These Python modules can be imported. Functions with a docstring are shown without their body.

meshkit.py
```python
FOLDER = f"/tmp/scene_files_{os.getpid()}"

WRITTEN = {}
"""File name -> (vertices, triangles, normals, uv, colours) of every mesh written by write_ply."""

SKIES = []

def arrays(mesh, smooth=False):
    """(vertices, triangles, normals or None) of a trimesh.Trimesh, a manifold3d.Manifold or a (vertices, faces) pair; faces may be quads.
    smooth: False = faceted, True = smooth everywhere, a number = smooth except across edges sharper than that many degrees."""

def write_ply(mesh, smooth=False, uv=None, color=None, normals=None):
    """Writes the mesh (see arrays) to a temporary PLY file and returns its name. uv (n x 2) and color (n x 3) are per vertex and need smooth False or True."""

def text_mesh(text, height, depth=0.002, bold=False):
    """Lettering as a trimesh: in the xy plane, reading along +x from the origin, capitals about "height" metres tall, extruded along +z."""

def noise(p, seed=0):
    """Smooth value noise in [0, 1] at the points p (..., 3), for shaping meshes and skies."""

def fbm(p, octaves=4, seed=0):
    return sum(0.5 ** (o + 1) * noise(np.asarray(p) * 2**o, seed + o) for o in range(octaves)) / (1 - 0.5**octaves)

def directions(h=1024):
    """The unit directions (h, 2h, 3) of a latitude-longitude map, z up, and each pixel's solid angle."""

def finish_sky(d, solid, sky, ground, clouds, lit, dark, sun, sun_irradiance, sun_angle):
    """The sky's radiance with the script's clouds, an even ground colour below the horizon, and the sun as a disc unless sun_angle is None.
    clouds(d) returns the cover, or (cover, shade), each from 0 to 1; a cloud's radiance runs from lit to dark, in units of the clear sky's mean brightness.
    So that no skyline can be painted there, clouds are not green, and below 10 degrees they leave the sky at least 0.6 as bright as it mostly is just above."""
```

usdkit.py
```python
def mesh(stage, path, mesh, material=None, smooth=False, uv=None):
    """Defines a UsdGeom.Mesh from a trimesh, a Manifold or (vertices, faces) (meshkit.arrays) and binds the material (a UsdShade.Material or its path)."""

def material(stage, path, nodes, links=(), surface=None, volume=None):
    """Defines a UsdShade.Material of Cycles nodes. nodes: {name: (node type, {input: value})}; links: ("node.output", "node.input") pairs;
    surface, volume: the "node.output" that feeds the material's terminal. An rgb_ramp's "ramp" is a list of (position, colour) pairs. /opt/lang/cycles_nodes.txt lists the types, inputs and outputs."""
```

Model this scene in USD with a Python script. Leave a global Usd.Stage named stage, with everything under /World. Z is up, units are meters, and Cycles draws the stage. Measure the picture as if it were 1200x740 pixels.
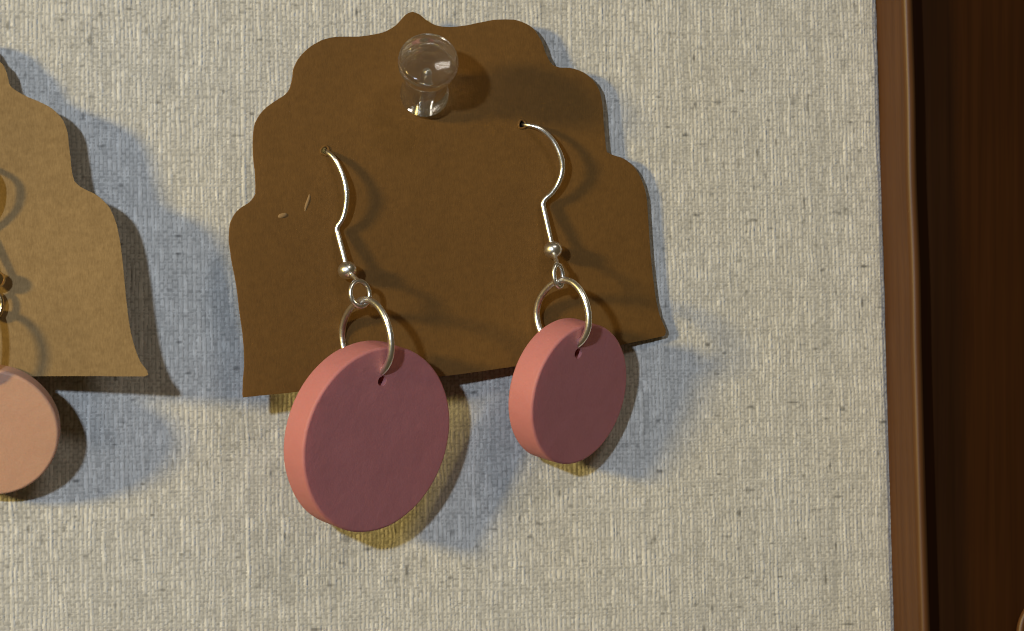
import math
import numpy as np
import trimesh
import manifold3d as m3
import usdkit
import meshkit
from scipy.interpolate import CubicSpline, PchipInterpolator
from pxr import Gf, Sdf, Usd, UsdGeom, UsdLux, UsdShade, Vt

stage = Usd.Stage.CreateInMemory()
UsdGeom.SetStageUpAxis(stage, UsdGeom.Tokens.z)
UsdGeom.SetStageMetersPerUnit(stage, 1.0)
UsdGeom.Xform.Define(stage, "/World")
UsdGeom.Scope.Define(stage, "/World/Looks")
MM = 0.001

# ------------------------------------------------------------------ camera
# the board is the plane y = 0, z is up, "height" is the distance in front of the board (-y)
ALPHA = math.radians(20.0)          # the photographer stands to the left of the board's normal
DIST = 0.40
CAM = DIST * np.array([-math.sin(ALPHA), -math.cos(ALPHA), 0.0])
FWD = np.array([math.sin(ALPHA), math.cos(ALPHA), 0.0])
RIGHT = np.array([math.cos(ALPHA), -math.sin(ALPHA), 0.0])
UP = np.array([0.0, 0.0, 1.0])
cam = UsdGeom.Camera.Define(stage, "/World/camera")
cam.AddTransformOp().Set(Gf.Matrix4d(*RIGHT, 0, *UP, 0, *(-FWD), 0, *CAM, 1))
cam.CreateFocalLengthAttr(100.0)
cam.CreateHorizontalApertureAttr(100.0 * 0.12 / DIST)
cam.CreateVerticalApertureAttr(100.0 * 0.074 / DIST)
cam.CreateClippingRangeAttr(Gf.Vec2f(0.01, 20.0))
cam.CreateFStopAttr(64.0)
cam.CreateFocusDistanceAttr(DIST - 0.006)
cam.CreateExposureAttr(0.0)

# ------------------------------------------------------------------ light: a warm lamp low on the left, a cool window-side lamp, dim room, an added highlight panel
WARM_DIR = np.array([-2.06, -1.0, 0.40])
COOL_DIR = np.array([-0.77, -1.0, 0.25])


def lamp(name, direction, dist, radius, color, intensity):
    s = UsdLux.SphereLight.Define(stage, "/World/" + name)
    s.AddTranslateOp().Set(Gf.Vec3d(*(direction / np.linalg.norm(direction) * dist)))
    s.CreateRadiusAttr(radius)
    s.CreateNormalizeAttr(True)
    s.CreateColorAttr(Gf.Vec3f(*color))
    s.CreateIntensityAttr(intensity)
    return s


lamp("warm_lamp", WARM_DIR, 1.3, 0.068, (1.0, 0.74, 0.23), 17.6)
lamp("cool_lamp", COOL_DIR, 0.50, 0.010, (0.68, 0.80, 0.95), 1.72)
panel = UsdLux.RectLight.Define(stage, "/World/added_highlight_panel")  # unseen panel, added for glints on pin and metal and some fill
pp = np.array([0.12, -0.95, 0.85])
pz = pp / np.linalg.norm(pp)                                  # a RectLight shines along its -z
px = np.cross([0, 0, 1.0], pz) / np.linalg.norm(np.cross([0, 0, 1.0], pz))
py = np.cross(pz, px)
panel.AddTransformOp().Set(Gf.Matrix4d(*px, 0, *py, 0, *pz, 0, *pp, 1))
panel.CreateWidthAttr(0.36)
panel.CreateHeightAttr(0.16)
panel.CreateNormalizeAttr(True)
panel.CreateColorAttr(Gf.Vec3f(1.0, 0.90, 0.76))
panel.CreateIntensityAttr(0.75)
dome = UsdLux.DomeLight.Define(stage, "/World/room_light")
room = usdkit.material(stage, "/World/Looks/room", {"b": ("background_shader", {"color": (1.0, 0.74, 0.36), "strength": 0.062})}, surface="b.background")
UsdShade.MaterialBindingAPI.Apply(dome.GetPrim()).Bind(room)


# ------------------------------------------------------------------ helpers
def ray(X, Y):
    """Direction of sight through a point of the 1200 x 740 photograph."""
    d = FWD * DIST + RIGHT * ((X - 600) * 1e-4) + UP * ((370 - Y) * 1e-4)
    return d / np.linalg.norm(d)


def at(X, Y, h):
    """The place seen there that stands h millimetres in front of the board; h may be a function of x, z in millimetres."""
    d = ray(X, Y)
    f = h if callable(h) else (lambda x, z: h)
    p = CAM + d * (-CAM[1] / d[1])
    for _ in range(30):
        p = CAM + d * ((-f(p[0] / MM, p[2] / MM) * MM - CAM[1]) / d[1])
    return p


def scale_at(p):
    """Metres per photograph pixel at the depth of p."""
    return np.dot(p - CAM, FWD) / DIST * 1e-4


def camvec(x, y, z):
    return RIGHT * x + UP * y - FWD * z


def unit(v):
    return np.asarray(v, float) / np.linalg.norm(v)


used = {}


def path_for(name, parent):
    base = parent + "/" + name
    n = used.get(base, 0)
    used[base] = n + 1
    return base if n == 0 else f"{base}_{n:03d}"


def tag(prim, label=None, category=None, group=None, kind=None):
    for k, v in (("label", label), ("category", category), ("group", group), ("kind", kind)):
        if v:
            prim.SetCustomDataByKey(k, v)
    return prim


def thing(name, loc, label, category, group=None):
    x = UsdGeom.Xform.Define(stage, path_for(name, "/World"))
    x.AddTranslateOp().Set(Gf.Vec3d(*map(float, loc)))
    tag(x.GetPrim(), label, category, group)
    return x


ORIGIN = {}


def part(name, mesh, material, parent=None, smooth=35, label=None):
    """One mesh prim under its thing (vertices come in world metres and are moved into the thing's frame)."""
    v, f = (mesh.to_mesh().vert_properties[:, :3], mesh.to_mesh().tri_verts) if hasattr(mesh, "to_mesh") else (np.array(mesh.vertices), np.array(mesh.faces))
    root = "/World" if parent is None else str(parent.GetPath())
    if parent is not None:
        o = np.zeros(3)
        p = stage.GetPrimAtPath(root)
        while p.GetPath() != Sdf.Path("/World"):
            a = p.GetAttribute("xformOp:translate")
            if a and a.Get() is not None:
                o += np.array(a.Get())
            p = p.GetParent()
        v = v - o
    m = usdkit.mesh(stage, path_for(name, root), trimesh.Trimesh(v, f, process=False), material, smooth=smooth)
    if label:
        tag(m.GetPrim(), label)
    return m


def spline(points, n=80):
    p = np.asarray(points, float)
    t = np.r_[0, np.cumsum(np.linalg.norm(np.diff(p, axis=0), axis=1))]
    return CubicSpline(t, p, bc_type="natural")(np.linspace(0, t[-1], n)), t / t[-1]


def pspline(points, n=80):
    p = np.asarray(points, float)
    t = np.r_[0, np.cumsum(np.linalg.norm(np.diff(p, axis=0), axis=1))]
    return PchipInterpolator(t, p)(np.linspace(0, t[-1], n))


def tube(p, r, sides=14, closed=False):
    """A round wire along p with rounded ends; r may vary along it."""
    p = np.asarray(p, float)
    r = np.broadcast_to(r, (len(p),)).astype(float)
    if not closed:   # rounded ends
        d0, d1 = unit(p[0] - p[1]), unit(p[-1] - p[-2])
        k = np.array([0.99, 0.85, 0.5])
        p = np.vstack([p[0] + np.outer(k * r[0], d0), p, p[-1] + np.outer(k[::-1] * r[-1], d1)])
        q = np.sqrt(1 - k**2)
        r = np.r_[q * r[0], r, q[::-1] * r[-1]]
    t = np.roll(p, -1, 0) - np.roll(p, 1, 0) if closed else np.gradient(p, axis=0)
    t /= np.linalg.norm(t, axis=1, keepdims=True)
    a = np.zeros_like(p)
    ref = np.array([0.3, 0.5, 0.81]) if abs(t[0] @ unit([0.3, 0.5, 0.81])) < 0.9 else np.array([1.0, 0, 0])
    a[0] = unit(ref - (ref @ t[0]) * t[0])
    for i in range(1, len(p)):
        a[i] = unit(a[i - 1] - (a[i - 1] @ t[i]) * t[i])
    if closed:   # undo the frame's turn round the ring
        e = unit(a[-1] - (a[-1] @ t[0]) * t[0])
        turn = math.atan2(np.cross(e, a[0]) @ t[0], e @ a[0])
        ang = np.linspace(0, turn, len(p))
        b = np.cross(t, a)
        a = a * np.cos(ang)[:, None] + b * np.sin(ang)[:, None]
    b = np.cross(t, a)
    g = np.arange(sides) * 2 * np.pi / sides
    v = p[:, None] + r[:, None, None] * (np.cos(g)[None, :, None] * a[:, None] + np.sin(g)[None, :, None] * b[:, None])
    n = len(p)
    f = []
    for i in range(n if closed else n - 1):
        j = (i + 1) % n
        for k in range(sides):
            l = (k + 1) % sides
            f += [[i * sides + k, i * sides + l, j * sides + l], [i * sides + k, j * sides + l, j * sides + k]]
    v = v.reshape(-1, 3)
    if not closed:
        for k in range(1, sides - 1):
            f += [[0, k + 1, k], [(n - 1) * sides, (n - 1) * sides + k, (n - 1) * sides + k + 1]]
    m = trimesh.Trimesh(v, np.array(f), process=False)
    return m


def lathe(profile, origin, axis, sides=72):
    """Revolves (radius, height) round the axis; returns a closed trimesh."""
    axis = unit(axis)
    a = unit(np.cross(axis, [0.21, 0.3, 0.93]))
    b = np.cross(axis, a)
    pr = np.asarray(profile, float)
    g = np.arange(sides) * 2 * np.pi / sides
    ring = np.cos(g)[:, None] * a + np.sin(g)[:, None] * b
    v = [origin + pr[0, 1] * axis]
    for r, s in pr[1:-1]:
        v += list(origin + s * axis + r * ring)
    v.append(origin + pr[-1, 1] * axis)
    v = np.array(v)
    f, last, m = [], len(v) - 1, len(pr) - 2
    for k in range(sides):
        l = (k + 1) % sides
        f.append([0, 1 + l, 1 + k])
        f.append([last, 1 + (m - 1) * sides + k, 1 + (m - 1) * sides + l])
        for i in range(m - 1):
            p, q = 1 + i * sides, 1 + (i + 1) * sides
            f += [[p + k, p + l, q + l], [p + k, q + l, q + k]]
    t = trimesh.Trimesh(v, np.array(f), process=False)
    if t.volume < 0:
        t.invert()
    return t


def solid(t):
    return m3.Manifold(m3.Mesh(np.asarray(t.vertices, np.float32), np.asarray(t.faces, np.uint32)))


# ------------------------------------------------------------------ materials
def look(name, nodes, links, surface="p.BSDF"):
    return usdkit.material(stage, "/World/Looks/" + name, nodes, links, surface=surface)


M = {}
M["linen"] = look("linen", {
    "at": ("attribute", {"attribute": "tone"}),
    "g": ("geometry", {}),
    "m1": ("mapping", {"vector": (0, 0, 0), "scale": (9000, 9000, 1600)}),
    "n1": ("noise_texture", {"scale": 1.0, "detail": 3.0, "roughness": 0.6}),
    "r1": ("rgb_ramp", {"ramp": [(0.25, (0.80, 0.79, 0.77)), (0.55, (1, 1, 1)), (0.8, (1.08, 1.08, 1.08))]}),
    "mx": ("mix", {"mix_type": "multiply", "fac": 1.0}),
    "bp": ("bump", {"strength": 0.35, "distance": 0.00005}),
    "p": ("principled_bsdf", {"roughness": 0.85, "specular_ior_level": 0.25, "sheen_weight": 0.08, "diffuse_roughness": 0.5}),
}, [("g.position", "m1.vector"), ("m1.vector", "n1.vector"), ("n1.fac", "r1.fac"), ("at.color", "mx.color1"), ("r1.color", "mx.color2"),
    ("mx.color", "p.base_color"), ("n1.fac", "bp.height"), ("bp.normal", "p.normal")])


def kraft(name, base, dark):
    return look(name, {
        "g": ("geometry", {}),
        "m1": ("mapping", {"scale": (900, 900, 1300)}), "n1": ("noise_texture", {"scale": 1.0, "detail": 5.0, "roughness": 0.65}),
        "m2": ("mapping", {"scale": (6500, 6500, 1500), "rotation": (0, 1.1, 0)}), "n2": ("noise_texture", {"scale": 1.0, "detail": 3.0, "roughness": 0.7}),
        "n3": ("noise_texture", {"scale": 55.0, "detail": 2.0}),
        "a": ("mix", {"mix_type": "mix", "fac": 0.55}), "r": ("rgb_ramp", {"ramp": [(0.33, dark), (0.62, base)]}),
        "r3": ("rgb_ramp", {"ramp": [(0.3, (0.88, 0.88, 0.88)), (0.7, (1.08, 1.08, 1.08))]}),
        "mu": ("mix", {"mix_type": "multiply", "fac": 1.0}),
        "bp": ("bump", {"strength": 0.25, "distance": 0.00006}),
        "bq": ("bump", {"strength": 0.3, "distance": 0.0002}),
        "p": ("principled_bsdf", {"roughness": 0.72, "specular_ior_level": 0.3, "diffuse_roughness": 0.3}),
    }, [("g.position", "m1.vector"), ("g.position", "m2.vector"), ("g.position", "n3.vector"), ("m1.vector", "n1.vector"), ("m2.vector", "n2.vector"),
        ("n1.color", "a.color1"), ("n2.color", "a.color2"), ("a.color", "r.fac"), ("r.color", "mu.color1"), ("n3.fac", "r3.fac"), ("r3.color", "mu.color2"),
        ("mu.color", "p.base_color"), ("n1.fac", "bq.height"), ("bq.normal", "bp.normal"), ("n2.fac", "bp.height"), ("bp.normal", "p.normal")])


M["kraft"] = kraft("kraft", (0.285, 0.187, 0.080), (0.165, 0.100, 0.036))
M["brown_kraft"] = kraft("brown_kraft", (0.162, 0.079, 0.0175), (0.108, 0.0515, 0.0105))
M["kraft_edge"] = kraft("kraft_edge", (0.29, 0.185, 0.088), (0.21, 0.125, 0.052))


def clay(name, base, dark):
    return look(name, {
        "g": ("geometry", {}),
        "n1": ("noise_texture", {"scale": 160.0, "detail": 4.0, "roughness": 0.6}), "n2": ("noise_texture", {"scale": 4200.0, "detail": 3.0, "roughness": 0.7}),
        "a": ("mix", {"fac": 0.45}), "r": ("rgb_ramp", {"ramp": [(0.36, dark), (0.62, base)]}),
        "bp": ("bump", {"strength": 0.4, "distance": 0.00007}), "bq": ("bump", {"strength": 0.2, "distance": 0.0009}),
        "p": ("principled_bsdf", {"roughness": 0.62, "specular_ior_level": 0.35, "subsurface_weight": 0.08, "subsurface_scale": 0.0006}),
    }, [("g.position", "n1.vector"), ("g.position", "n2.vector"), ("n1.color", "a.color1"), ("n2.color", "a.color2"), ("a.color", "r.fac"), ("r.color", "p.base_color"),
        ("n1.fac", "bq.height"), ("bq.normal", "bp.normal"), ("n2.fac", "bp.height"), ("bp.normal", "p.normal")])


M["pink_clay"] = clay("pink_clay", (0.465, 0.176, 0.184), (0.425, 0.156, 0.162))
M["peach_clay"] = clay("peach_clay", (0.47, 0.275, 0.20), (0.42, 0.235, 0.168))
M["hole"] = look("hole", {"p": ("principled_bsdf", {"base_color": (0.25, 0.07, 0.06), "roughness": 0.8})}, [])


def metal(name, color, rough):
    return look(name, {
        "g": ("geometry", {}), "n": ("noise_texture", {"scale": 900.0, "detail": 3.0}), "bp": ("bump", {"strength": 0.3, "distance": 0.0002}),
        "p": ("principled_bsdf", {"base_color": color, "metallic": 1.0, "roughness": rough}),
    }, [("g.position", "n.vector"), ("n.fac", "bp.height"), ("bp.normal", "p.normal")])


M["silver"] = metal("silver", (0.93, 0.92, 0.90), 0.30)
M["aged_brass"] = metal("aged_brass", (0.72, 0.56, 0.34), 0.2)
M["steel"] = metal("steel", (0.75, 0.75, 0.75), 0.2)
M["clear_plastic"] = look("clear_plastic", {"t": ("transparent_bsdf", {"color": (0.97, 0.98, 0.98)}), "m": ("mix_closure", {"fac": 0.82}), "p": ("principled_bsdf", {"base_color": (0.98, 0.985, 0.99), "roughness": 0.09, "transmission_weight": 0.975, "ior": 1.49})}, [("t.BSDF", "m.closure1"), ("p.BSDF", "m.closure2")], surface="m.closure")


def wood(name, base, dark, rough=0.46, coat=0.0, spec=0.35):
    return look(name, {
        "g": ("geometry", {}), "m1": ("mapping", {"scale": (1100, 1100, 32)}), "n1": ("noise_texture", {"scale": 1.0, "detail": 5.0, "roughness": 0.6, "distortion": 0.3}),
        "n2": ("noise_texture", {"scale": 38.0, "detail": 2.0}), "a": ("mix", {"fac": 0.35}), "r": ("rgb_ramp", {"ramp": [(0.35, dark), (0.65, base)]}),
        "bp": ("bump", {"strength": 0.12, "distance": 0.0002}),
        "p": ("principled_bsdf", {"roughness": rough, "specular_ior_level": spec, "coat_weight": coat, "coat_roughness": 0.25}),
    }, [("g.position", "m1.vector"), ("g.position", "n2.vector"), ("m1.vector", "n1.vector"), ("n1.color", "a.color1"), ("n2.color", "a.color2"), ("a.color", "r.fac"),
        ("r.color", "p.base_color"), ("n1.fac", "bp.height"), ("bp.normal", "p.normal")])


M["lip_wood"] = wood("lip_wood", (0.106, 0.045, 0.0140), (0.060, 0.0225, 0.0060))
M["dark_wood"] = wood("dark_wood", (0.048, 0.0165, 0.0042), (0.027, 0.0090, 0.0021), rough=0.5, coat=0.0, spec=0.12)

# ------------------------------------------------------------------ the linen surface: every thread of the weave is relief
E_TOP, E_BOT = at(1028, 0, 0.0), at(1050, 740, 0.0)      # the sight edge of the frame


def edge_x(z):
    return E_TOP[0] + (E_TOP[2] - z) / (E_TOP[2] - E_BOT[2]) * (E_BOT[0] - E_TOP[0])


def vnoise(a, b, seed):
    return meshkit.noise(np.stack([a, b, np.full_like(a, 0.37)], -1), seed) - 0.5


rng = np.random.default_rng(7)
x_left, z_lo, z_hi = -0.083, -0.043, 0.043
step = 0.000112
width = edge_x(0.0) - x_left
nx, nz = int(width / step), int((z_hi - z_lo) / step)
U, V = np.meshgrid(np.linspace(0, 1, nx) * width / MM, np.linspace(z_lo, z_hi, nz) / MM, indexing="xy")    # millimetres; U runs from the left, V is z


def threads(length, pitch, jitter, seed):
    g = np.random.default_rng(seed)
    w = pitch * (1 + jitter * g.standard_normal(int(length / pitch * 1.3))).clip(0.55, 1.7)
    return np.cumsum(w)


def locate(c, edges):
    """Continuous thread index: integer at a thread's middle."""
    mids = (edges[:-1] + edges[1:]) / 2
    return np.interp(c, mids, np.arange(len(mids)))


wu = threads(width / MM + 6, 0.51, 0.20, 1)
wv = threads((z_hi - z_lo) / MM + 6, 0.40, 0.24, 2)
Ui = locate(U + 2 + 0.35 * vnoise(U / 3, V / 5, 3) + 0.30 * vnoise(U / 0.8, V / 1.6, 4), wu)
Vi = locate(V - z_lo / MM + 2 + 0.35 * vnoise(U / 6, V / 3, 5) + 0.30 * vnoise(U / 1.8, V / 0.7, 6), wv)
iu, iv = np.rint(Ui).astype(int), np.rint(Vi).astype(int)
tu, tv = (Ui - iu) * 2, (Vi - iv) * 2
wt, ft = rng.normal(0, 1, iu.max() + 2), rng.normal(0, 1, iv.max() + 2)
cell = rng.standard_normal((997, 991))
slub_u = vnoise(iu * 7.13, V / 3.2, 8) + 0.6 * vnoise(iu * 3.7, V / 0.9, 9)
slub_v = vnoise(U / 3.5, iv * 5.31, 10) + 0.6 * vnoise(U / 1.0, iv * 2.9, 11)
runs_u = vnoise(iu * 11.7, V / 1.7, 21) + 0.8 * vnoise(iu * 5.1, V / 0.55, 22)      # each thread swells and thins along its length
runs_v = 0.8 * vnoise(U / 1.4, iv * 9.7, 23) + 0.8 * vnoise(U / 0.6, iv * 4.3, 24)
cross = np.cos(np.pi * Ui) * np.cos(np.pi * Vi)
zw = (0.100 + 0.009 * wt[iu] + 0.045 * slub_u + 0.065 * runs_u) * np.sqrt(np.clip(1 - tu**2 * 1.25, 0, 1)) + 0.016 * cross
zf = (0.074 + 0.014 * ft[iv] + 0.060 * slub_v + 0.100 * runs_v) * np.sqrt(np.clip(1 - tv**2 * 1.2, 0, 1)) - 0.016 * cross
H = np.maximum(zw, zf) + 0.012 * vnoise(U / 0.3, V / 0.3, 12) - 0.11
over = zw > zf
H += 0.18 * vnoise(U / 28, V / 28, 13)                   # the cloth is not perfectly flat
to_edge = width / MM - U
H -= np.where(to_edge < 1.0, 0.34 * (1.0 - to_edge) ** 2, 0)   # the cloth rolls into the rebate of the frame
shift = edge_x(V * MM) - edge_x(0.0)
PX = x_left + U * MM + shift * (U / (width / MM))
P = np.stack([PX, -H * MM, V * MM], -1)
dU, dV = np.gradient(P, axis=1), np.gradient(P, axis=0)
N = np.cross(dU, dV)
N /= np.linalg.norm(N, axis=-1, keepdims=True)
# dye: flax threads differ from one to the next and along their length; weft darkened to paint in the shade of the gaps
tone = np.where(over, 0.12 + 0.035 * wt[iu] + 0.10 * slub_u + 0.38 * runs_u, -0.27 + 0.04 * ft[iv] + 0.12 * slub_v + 0.62 * runs_v) + 0.035 * cell[iv % 997, iu % 991]
tone += 0.10 * vnoise(U / 0.45, V / 0.45, 14)
fleck = np.clip(vnoise(U / 1.1, V / 0.5, 15) - 0.27, 0, 1) * 5.0 + np.clip(vnoise(U / 0.5, V / 1.4, 16) - 0.28, 0, 1) * 5.0
tone = np.exp(0.85 * tone - fleck)
hue = vnoise(U / 9, V / 14, 17)
C = np.stack([0.520 * tone * (1 + 0.03 * hue), 0.512 * tone, 0.494 * tone * (1 - 0.06 * hue)], -1).clip(0.03, 0.85)
idx = np.arange(nx * nz).reshape(nz, nx)
quads = np.stack([idx[:-1, :-1], idx[:-1, 1:], idx[1:, 1:], idx[1:, :-1]], -1).reshape(-1, 4)
if N[nz // 2, nx // 2, 1] > 0:
    N = -N
    quads = quads[:, ::-1]
lin = UsdGeom.Mesh.Define(stage, "/World/linen_surface")
lin.CreatePointsAttr(Vt.Vec3fArray.FromNumpy(P.reshape(-1, 3).astype(np.float32)))
lin.CreateFaceVertexCountsAttr(Vt.IntArray.FromNumpy(np.full(len(quads), 4, np.int32)))
lin.CreateFaceVertexIndicesAttr(Vt.IntArray.FromNumpy(np.ascontiguousarray(quads, np.int32).ravel()))
lin.CreateSubdivisionSchemeAttr("none")
lin.CreateNormalsAttr(Vt.Vec3fArray.FromNumpy(N.reshape(-1, 3).astype(np.float32)))
lin.SetNormalsInterpolation("vertex")
UsdGeom.PrimvarsAPI(lin).CreatePrimvar("tone", Sdf.ValueTypeNames.Color3fArray, "vertex").Set(Vt.Vec3fArray.FromNumpy(C.reshape(-1, 3).astype(np.float32)))
UsdShade.MaterialBindingAPI.Apply(lin.GetPrim()).Bind(M["linen"])
tag(lin.GetPrim(), "pale oatmeal linen cloth stretched flat behind the earring cards", "linen cloth", kind="structure")

# ------------------------------------------------------------------ the wooden frame on the right
lip_dir = unit(E_BOT - E_TOP)
frame = thing("picture_frame", (E_BOT + lip_dir * 0.02) * [1, 0, 1], "dark brown wooden frame standing along the right edge of the linen", "frame")


def extrude(profile, material, name, label=None, wob=0.0, seed=0, parent=frame):
    """Runs a closed (x, height) profile in millimetres along the frame's sight edge."""
    pr = np.asarray(profile, float)
    pts = []
    for i in range(len(pr)):
        pts.append(pr[i])
    pr = np.array(pts)
    n = 60
    s = np.linspace(-0.022, 0.096, n)
    g = np.random.default_rng(seed)
    v = []
    for k, d in enumerate(s):
        o = E_TOP + lip_dir * d
        w = wob * (meshkit.noise(np.array([d * 90, seed, 0.5])) - 0.5)
        for x, h in pr:
            v.append(o + np.array([(x + w) * MM, -h * MM, 0]))
    v = np.array(v)
    m = len(pr)
    f = []
    for i in range(n - 1):
        for j in range(m):
            l = (j + 1) % m
            f += [[i * m + j, (i + 1) * m + j, (i + 1) * m + l], [i * m + j, (i + 1) * m + l, i * m + l]]
    import mapbox_earcut as ec
    tri = ec.triangulate_float64(pr, np.array([m], np.uint32)).reshape(-1, 3)
    f += [list(t) for t in tri] + [[(n - 1) * m + t[0], (n - 1) * m + t[2], (n - 1) * m + t[1]] for t in tri]
    t = trimesh.Trimesh(v, np.array(f), process=False)
    if t.volume < 0:
        t.invert()
    return part(name, t, material, parent, smooth=40, label=label)


def arc(cx, cy, r, a0, a1, n=6):
    a = np.radians(np.linspace(a0, a1, n))
    return [(cx + r * math.cos(t), cy + r * math.sin(t)) for t in a]


lip = [(-0.05, -2.5), (0.0, 6.2)] + arc(0.75, 6.3, 0.7, 170, 10, 8) + [(1.75, 4.6), (2.0, -2.5)]
extrude(lip, M["lip_wood"], "inner_lip", "lighter brown inner lip of the frame", wob=0.35, seed=3)
face = [(2.02, -2.5)] + arc(2.75, 2.6, 0.7, 180, 95, 6) + [(6, 3.6), (14, 3.1), (24, 2.2), (40, 1.0), (40, -2.5)]
extrude(face, M["dark_wood"], "outer_rail", "wide dark outer rail of the frame", seed=5)

# ------------------------------------------------------------------ the scalloped cards
def card_mesh(outline_px, hfun, thick=0.38):
    """A sheet of card whose outline is seen along outline_px, bent as hfun; with an inner grid, so that it can curl."""
    from shapely.geometry import Polygon, Point
    o = np.array([at(X, Y, hfun) for X, Y in outline_px])[:, [0, 2]] / MM
    d = np.r_[0, np.cumsum(np.linalg.norm(np.diff(np.vstack([o, o[:1]]), axis=0), axis=1))]
    n = int(d[-1] / 0.45)
    o = np.stack([np.interp(np.linspace(0, d[-1], n, endpoint=False), d, np.r_[o[:, k], o[0, k]]) for k in range(2)], -1)
    o = o + 0.05 * (np.stack([meshkit.noise(np.c_[o * 1.1, np.full(n, s)], s) for s in (1, 2)], -1) - 0.5)
    poly = Polygon(o).buffer(0)
    from scipy.spatial import Delaunay
    gx, gz = np.meshgrid(np.arange(*poly.bounds[::2], 0.9), np.arange(*poly.bounds[1::2], 0.9))
    gx = gx + 0.45 * (np.arange(gx.shape[0]) % 2)[:, None]
    import shapely
    inner = np.c_[gx.ravel(), gz.ravel()]
    inner = inner[shapely.contains_xy(poly.buffer(-0.45), inner[:, 0], inner[:, 1])]
    o_in = np.array(poly.buffer(-0.06).exterior.coords)[:-1]
    pts = np.vstack([o, inner])
    tri = Delaunay(pts).simplices
    c = pts[tri].mean(1)
    tri = tri[shapely.contains_xy(poly, c[:, 0], c[:, 1])]
    a, b = pts[tri[:, 1]] - pts[tri[:, 0]], pts[tri[:, 2]] - pts[tri[:, 0]]
    tri = np.where((a[:, 0] * b[:, 1] - a[:, 1] * b[:, 0] > 0)[:, None], tri, tri[:, ::-1])
    hh = np.array([hfun(x, z) for x, z in pts])
    front = np.c_[pts[:, 0], -hh, pts[:, 1]]
    # soft pressed edge: the rim lies a little lower than the face
    front[: len(o), 1] += 0.05
    back = np.c_[pts[:, 0], -hh + thick, pts[:, 1]]
    N_ = len(pts)
    f = [tri, tri[:, ::-1] + N_]
    k = np.arange(len(o))
    l = (k + 1) % len(o)
    side = np.vstack([np.c_[k, l, l + N_], np.c_[k, l + N_, k + N_]])
    if Polygon(o).exterior.is_ccw:
        side = side[:, ::-1]
    t = trimesh.Trimesh(np.vstack([front, back]) * MM, np.vstack(f + [side]), process=False)
    if t.volume < 0:
        t.invert()
    return t


def smooth_px(groups):
    """Joins pixel polylines by splines; each group ends in a sharp corner."""
    out = []
    for g in groups:
        g = np.array(g, float)
        t = np.r_[0, np.cumsum(np.linalg.norm(np.diff(g, axis=0), axis=1))]
        n = max(int(t[-1] / 3), 3)
        out.append(PchipInterpolator(t, g)(np.linspace(0, t[-1], n))[:-1] if len(g) > 2 else g[:-1])
    return np.vstack(out)


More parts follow.
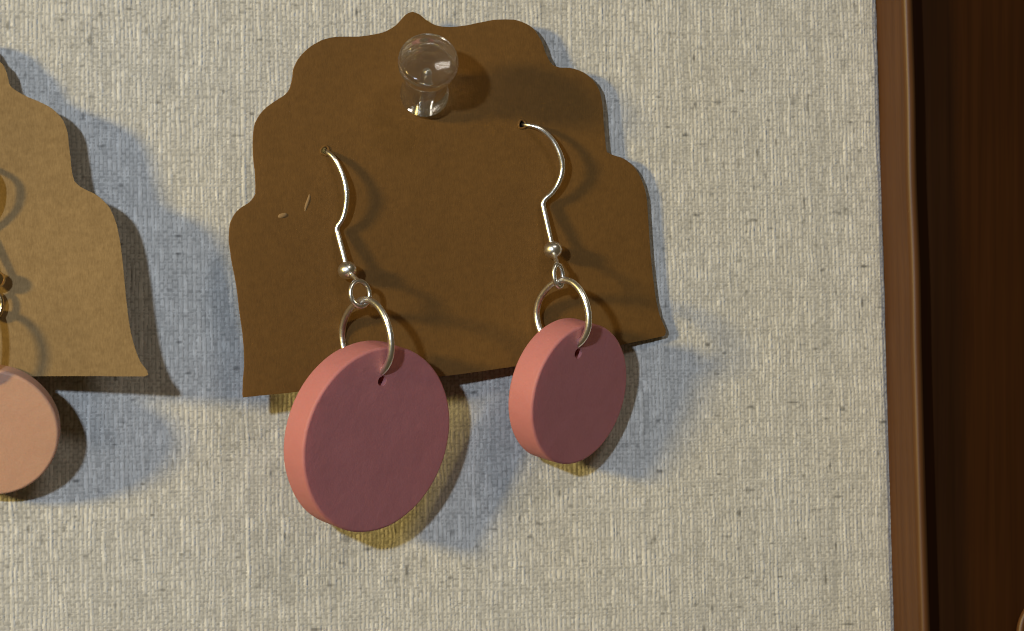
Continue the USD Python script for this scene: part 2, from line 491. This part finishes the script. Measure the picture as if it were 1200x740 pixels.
OUT = [
    [(484, 14), (492, 17), (500, 24), (512, 30), (527, 32), (545, 30), (565, 26), (583, 23), (600, 23), (615, 27), (627, 36), (635, 49), (640, 63), (647, 76)],
    [(647, 76), (655, 79), (668, 80), (682, 84), (694, 93), (702, 105), (706, 121), (707.5, 140), (709, 160), (711, 178)],
    [(711, 178), (719, 182), (731, 186), (744, 197), (753, 213), (758, 233), (760, 260), (762, 290), (765, 320), (768, 345), (772, 365), (777, 379), (781, 389), (779, 394)],
    [(779, 394), (735, 403), (660, 419), (600, 430), (545, 438), (480, 445), (420, 452), (345, 460), (285, 466)],
    [(285, 466), (285.5, 450), (287, 425), (285.5, 395), (282, 370), (279, 345), (275, 320), (271, 298), (269, 280), (270, 264), (275, 252), (284, 243), (293, 237), (300, 228)],
    [(300, 228), (300, 210), (298, 188), (297, 168), (299, 146), (303, 138), (308, 131), (321, 120), (336, 110), (342, 99), (344, 83)],
    [(344, 83), (352, 67), (366, 54), (381, 46), (400, 43), (416, 43), (446, 39), (463, 31), (472, 22), (479, 15.5), (484, 14)],
]
xr = at(780, 392, 1.0)[0] / MM


def h_mid(x, z):
    d = xr - x
    return 0.9 + 0.116 * d - 0.0016 * max(d, 0) * (z + 2) + 0.12 * math.sin(x * 0.11 + z * 0.07)


card = thing("earring_card", at(484, 110, h_mid), "dark brown kraft card with scalloped top, pinned in the middle of the linen", "earring card")


def punched(sheet, hfun, spots):
    """The sheet with a small hole where each ear wire goes through, and the paper puckered round it."""
    m = solid(sheet)
    out = []
    for X, Y, rad in spots:
        c = at(X, Y, hfun)
        m = m - solid(lathe([(0, -2 * MM), (rad * MM, -2 * MM), (rad * MM, 2 * MM), (0, 2 * MM)], c, [0.15, 1, 0], 20))
        g = np.linspace(0, 2 * np.pi, 28, endpoint=False)
        rr = (rad + 0.10) * (1 + 0.10 * np.sin(3 * g + X))
        q = c + MM * np.c_[rr * np.cos(g), 0 * g, rr * np.sin(g)]
        q[:, 1] = [-hfun(a / MM, b / MM) * MM - 0.02 * MM for a, b in q[:, [0, 2]]]
        out.append(tube(q, 0.13 * MM, 8, closed=True))
    return m, out


sheet, rims = punched(card_mesh(smooth_px(OUT), h_mid), h_mid, [(381, 177, 0.42), (612, 146, 0.40)])
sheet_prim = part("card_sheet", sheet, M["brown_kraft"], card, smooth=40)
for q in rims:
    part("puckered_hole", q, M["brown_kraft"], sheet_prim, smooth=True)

def grow(x, y):                                               # the same die-cut shape as the other card
    return 11 + 1.055 * (x - 647), 100 + 1.06 * (y - 76)


LOUT = [[grow(*q) for q in OUT[0]][:-2] + [(2, 74), (8, 86), (11, 100)],
        [(11, 100), (25, 110), (45, 119), (59, 126), (68, 134), (75, 143), (79, 155), (82, 180), (84, 198), (87, 212)],
        [(87, 212), (94, 219), (112, 228), (122, 236), (129, 245), (137, 265), (143, 300), (147, 340), (150, 368), (155, 397), (163, 421), (174, 439), (171, 441.5)],
        [(171, 441.5), (46, 441), (-100, 452), (-371, 513)]] + [[grow(*q) for q in g] for g in OUT[4:]]
pr0 = at(172, 441, 9.2) / MM


def h_left(x, z):
    return 9.2 + 0.205 * (x - pr0[0]) - 0.08 * (z - pr0[2]) + 0.12 * math.sin(x * 0.13 + z * 0.1 + 1)


card2 = thing("earring_card", at(-150, 130, h_left), "light tan kraft card with scalloped edge, cut off by the left side of the photo", "earring card")
part("card_sheet", card_mesh(smooth_px(LOUT), h_left), M["kraft"], card2, smooth=40)

# pricked holes and nicks in the card
for (X, Y, ln, w, ang) in ((360, 238, 2.3, 0.42, 80), (331, 253, 1.2, 0.60, 35)):
    c = at(X, Y, h_mid) + np.array([0, 0.10 * MM, 0])
    u = unit(np.array([math.cos(math.radians(ang)), 0.10, math.sin(math.radians(ang))]))
    s = np.linspace(-1, 1, 12)
    side = np.cross(u, [0, -1, 0])
    pth = c + np.outer(s * ln / 2 * MM, u) + np.outer(0.12 * np.sin(s * 2.2) * MM, side)
    part("raised_nick", tube(pth, w / 2 * MM * (1.02 - s**2) ** 0.5 + 1e-5, 8), M["kraft_edge"], card, smooth=True, label="pale torn nick in the card")

# ------------------------------------------------------------------ earrings
def disc_solid(center_px, hc, a_px, theta, phi, thick, hole_local, hole_r=0.62):
    """Round clay disc: centre of its front face seen at center_px, hc millimetres off the board; turned by theta about an axis leaning phi."""
    c = at(*center_px, hc)
    s = scale_at(c)
    th, ph = math.radians(theta), math.radians(phi)
    n = camvec(math.sin(th) * math.cos(ph), -math.sin(th) * math.sin(ph), math.cos(th))
    major = camvec(math.sin(ph), math.cos(ph), 0)
    minor = np.cross(major, n)
    R, T, e = a_px * s, thick * MM, 0.35 * MM
    q = np.radians(np.linspace(0, 90, 7))
    prof = [(0, -T)] + [(R * k, -T) for k in (0.3, 0.7)] + [(R - e + e * math.sin(t), -T + e - e * math.cos(t)) for t in q] + \
        [(R - e + e * math.cos(t), -e + e * math.sin(t)) for t in q] + [(R * k, 0) for k in (0.7, 0.3)] + [(0, 0)]
    body = lathe(prof, c, n, 160)
    hp = c + (minor * hole_local[0] + major * hole_local[1]) * s
    cyl = lathe([(0, -T - MM), (hole_r * MM, -T - MM), (hole_r * MM, MM), (0, MM)], hp, n, 28)
    bm = solid(body).refine_to_length(0.0011)
    mm = bm.to_mesh()
    v = np.array(mm.vert_properties[:, :3], float)
    q = (v - c) / MM
    v += MM * sum(np.outer(a * (meshkit.fbm(q * f + 17.3 * k + center_px[0], 3, k) - 0.5), n if k < 2 else major) for k, a, f in ((0, 0.07, 0.22), (1, 0.022, 0.9), (2, 0.22, 0.16)))
    body = trimesh.Trimesh(v, np.array(mm.tri_verts), process=False)
    return solid(body) - solid(cyl), hp - n * T / 2, n, c


def ear_wire(front, bead_px, hb, wire_r, tail):
    """front: (X, Y, height) along the wire from where it leaves the card down to the bead."""
    p = [at(X, Y, h) for X, Y, h in front]
    return p


def build_earring(label, wire, kink, straight, bead, loop, ring_top, disc, mats, hcard, ring_r=0.39, wire_r=0.30, sqz=1.0, behind=None, group=None):
    body, H, n, c = disc_solid(*disc)
    e = thing("earring", c, label, "earring", group)
    # jump ring: through the hole and over the rim of the disc
    s = scale_at(H)
    dep = np.dot(H - CAM, FWD)
    rt = ray(*ring_top)
    top = CAM + rt * (dep / np.dot(rt, FWD))
    u = unit(top - H)
    R = np.linalg.norm(top - H) / 2
    e2 = unit(n - (n @ u) * u)
    g = np.linspace(0, 2 * np.pi, 96, endpoint=False)
    cc = H + u * R
    ring = cc + R * (np.outer(np.cos(g), u) + np.outer(np.sin(g), e2)) * 1.0
    ring = ring + np.outer(0.16 * MM * np.sin(2 * g + 0.4) + 0.10 * MM * np.sin(3 * g), u)      # hand-bent, not a perfect circle
    part("clay_disc", body, mats[0], e, smooth=40)
    part("jump_ring", tube(ring, ring_r * MM, 16, closed=True), mats[1], e, smooth=True)
    # ear wire: hangs by its loop round the top of the ring
    w = np.cross(e2, u)
    if w @ RIGHT < 0:
        w = -w
    lc = top + u * (loop[1] * MM - ring_r * MM - wire_r * MM * 0.8)
    g2 = np.linspace(-np.pi * 0.08, np.pi * 2.08, 60)
    lp = lc + np.outer(np.sin(g2) * loop[0] * MM, w) + np.outer(np.cos(g2) * loop[1] * MM, u)
    bd = at(*bead)
    # the wire itself
    pts = [at(X, Y, (hcard(*(at(X, Y, hcard)[[0, 2]] / MM)) + dh)) for X, Y, dh in wire]
    k = pts[:]
    curve, _ = spline(k, 110)
    # straight shank with a slight hammering, then the loop
    nk = at(kink[0], kink[1], hcard(*(at(kink[0], kink[1], hcard)[[0, 2]] / MM)) + kink[2])
    path = np.vstack([curve[:-3], pspline([curve[-4], nk, nk + (bd - nk) * 0.12, bd], 50)[1:]])
    # smooth the kink a little
    for _ in range(6):
        path[1:-1] = (path[:-2] + 2 * path[1:-1] + path[2:]) / 4
    f = np.linspace(0, 1, len(path))
    rr = wire_r * MM * (1 + 0.16 * np.exp(-((f - 0.42) / 0.07) ** 2) + 0.12 * np.exp(-((f - 0.80) / 0.10) ** 2) - 0.12 * np.exp(-((f - 0.05) / 0.1) ** 2))
    wm = part("ear_wire", tube(path, rr, 14), mats[2], e, smooth=True)
    start = lp[np.argmin(np.linalg.norm(lp - bd, axis=1))]
    lm = trimesh.util.concatenate([tube(lp, wire_r * 0.9 * MM, 12), tube(np.linspace(bd, lc + u * loop[1] * MM, 8), wire_r * 0.9 * MM, 12)])
    part("wire_loop", lm, mats[2], wm, smooth=True)
    bs = lathe([(0, -1.02)] + [(1.08 * math.sin(t), -1.02 * math.cos(t)) for t in np.linspace(0.12, np.pi - 0.12, 18)] + [(0, 1.02)], np.zeros(3), unit(nk - bd), 32)
    bs.vertices = bs.vertices * MM + bd
    part("bead", bs, mats[2], e, smooth=True)
    return e


# left earring of the dark card
build_earring("large pink clay disc earring hanging at the left of the dark brown card",
              wire=[(381, 176, -0.9), (383, 178, 0.1), (390, 184, 0.9), (397, 195, 1.4), (403, 210, 1.7), (406, 226, 1.8), (405, 243, 1.6), (401, 257, 1.3), (397, 264, 1.1)],
              kink=(394.5, 269, 0.9), straight=None, bead=(407, 317, 7.0), loop=(1.35, 1.45), ring_top=(423, 353),
              disc=((443, 516), 10.0, 111.8, 44.0, 17.0, 3.7, (-21, 68)), mats=(M["pink_clay"], M["silver"], M["silver"]), hcard=h_mid)
# right earring
build_earring("smaller pink clay disc earring hanging at the right of the dark brown card",
              wire=[(612, 146, -0.9), (615, 146.5, 0.1), (625, 148, 0.9), (637, 154, 1.4), (648, 165, 1.7), (655, 178, 1.9), (659, 193, 1.9), (657, 208, 1.7), (650, 222, 1.4), (643, 231, 1.2)],
              kink=(636, 240, 0.9), straight=None, bead=(648, 293, 4.4), loop=(0.75, 1.3), ring_top=(655, 330),
              disc=((680, 463), 7.3, 84.5, 49.8, 16.0, 3.8, (-25, 46)), mats=(M["pink_clay"], M["silver"], M["silver"]), hcard=h_mid)
# earring of the left card, half outside the photograph
build_earring("peach clay disc earring on the tan card, cut off by the left side",
              wire=[(-42, 186, -0.9), (-38, 186, 0.1), (-28, 190, 0.9), (-17, 197, 1.6), (-8, 206, 2.1), (-5, 222, 2.2), (-6, 240, 1.9), (-12, 256, 1.4), (-16, 264, 1.1)],
              kink=(-20, 272, 0.9), straight=None, bead=(-5, 328, 6.9), loop=(0.8, 1.4), ring_top=(-7, 366),
              disc=((-10, 508), 5.7, 78.5, 19.0, 82.0, 2.3, (-56, 8)), mats=(M["peach_clay"], M["aged_brass"], M["aged_brass"]), hcard=h_left)

# ------------------------------------------------------------------ the push pin
b0 = at(497, 113, lambda x, z: h_mid(x, z) + 0.05)
hb = -b0[1] / MM
tip = at(502.5, 66.5, hb + 8.6)
ax = unit(tip - b0)
L = np.linalg.norm(tip - b0)
pin = thing("push_pin", b0, "clear plastic push pin holding the dark brown card near its top", "push pin")
prof = np.array([(0, 0), (2.2, 0.0), (2.62, 0.10), (2.82, 0.42), (2.80, 1.1), (2.66, 1.9), (2.48, 2.7), (2.36, 3.6), (2.32, 4.6), (2.36, 5.6), (2.48, 6.5), (2.74, 7.3),
                 (3.12, 8.1), (3.38, 8.9), (3.43, 9.6), (3.36, 10.2), (3.14, 10.58), (2.75, 10.76), (1.9, 10.95), (0.9, 11.07), (0, 11.1)])
t_ = np.arange(len(prof))
fine = PchipInterpolator(t_, prof)(np.linspace(0, len(prof) - 1, 90))
fine[0, 0] = fine[-1, 0] = 0
part("pin_body", lathe(fine * MM * [1, L / (11.1 * MM)], b0, ax, 96), M["clear_plastic"], pin, smooth=50)
part("needle", tube(np.linspace(b0 - ax * (hb + 1.5) * MM * 1.05, b0 + ax * 4.6 * MM, 20), 0.50 * MM, 20), M["steel"], pin, smooth=True)

# ------------------------------------------------------------------ the sliver of an ornament at the lower right corner
oc = at(1230, 744, 6.0)
orn = thing("ornament", oc, "tan and red ornament with brown rim, just entering at the lower right corner", "ornament")
toward = unit(CAM - oc)
a_ = unit(np.cross([0, 0, 1], toward))
b_ = np.cross(toward, a_)
g = np.linspace(0, 2 * np.pi, 64, endpoint=False)
part("rim", tube(oc + 3.5 * MM * (np.outer(np.cos(g), a_) + 1.25 * np.outer(np.sin(g), b_)), 0.55 * MM, 14, closed=True), M["lip_wood"], orn, smooth=True)
orn_m = look("ornament_face", {
    "g": ("geometry", {}), "v": ("voronoi_texture", {"scale": 620.0}), "r": ("rgb_ramp", {"ramp": [(0.0, (0.16, 0.09, 0.03)), (0.45, (0.13, 0.07, 0.02)), (0.5, (0.16, 0.02, 0.015)), (0.75, (0.03, 0.07, 0.03))], "interpolate": False}),
    "s": ("separate_color", {}), "p": ("principled_bsdf", {"roughness": 0.35})}, [("g.position", "v.vector"), ("v.color", "s.color"), ("s.r", "r.fac"), ("r.color", "p.base_color")])
dm = lathe([(0, -1.0), (3.2, -1.0), (3.45, -0.2), (3.0, 0.35), (1.8, 0.7), (0, 0.85)], np.zeros(3), [0, 0, 1], 48)
dm.vertices = oc + MM * (np.outer(dm.vertices[:, 0], a_) + 1.25 * np.outer(dm.vertices[:, 1], b_) + np.outer(dm.vertices[:, 2], toward))
if dm.volume < 0:
    dm.invert()
part("face", dm, orn_m, orn, smooth=40)
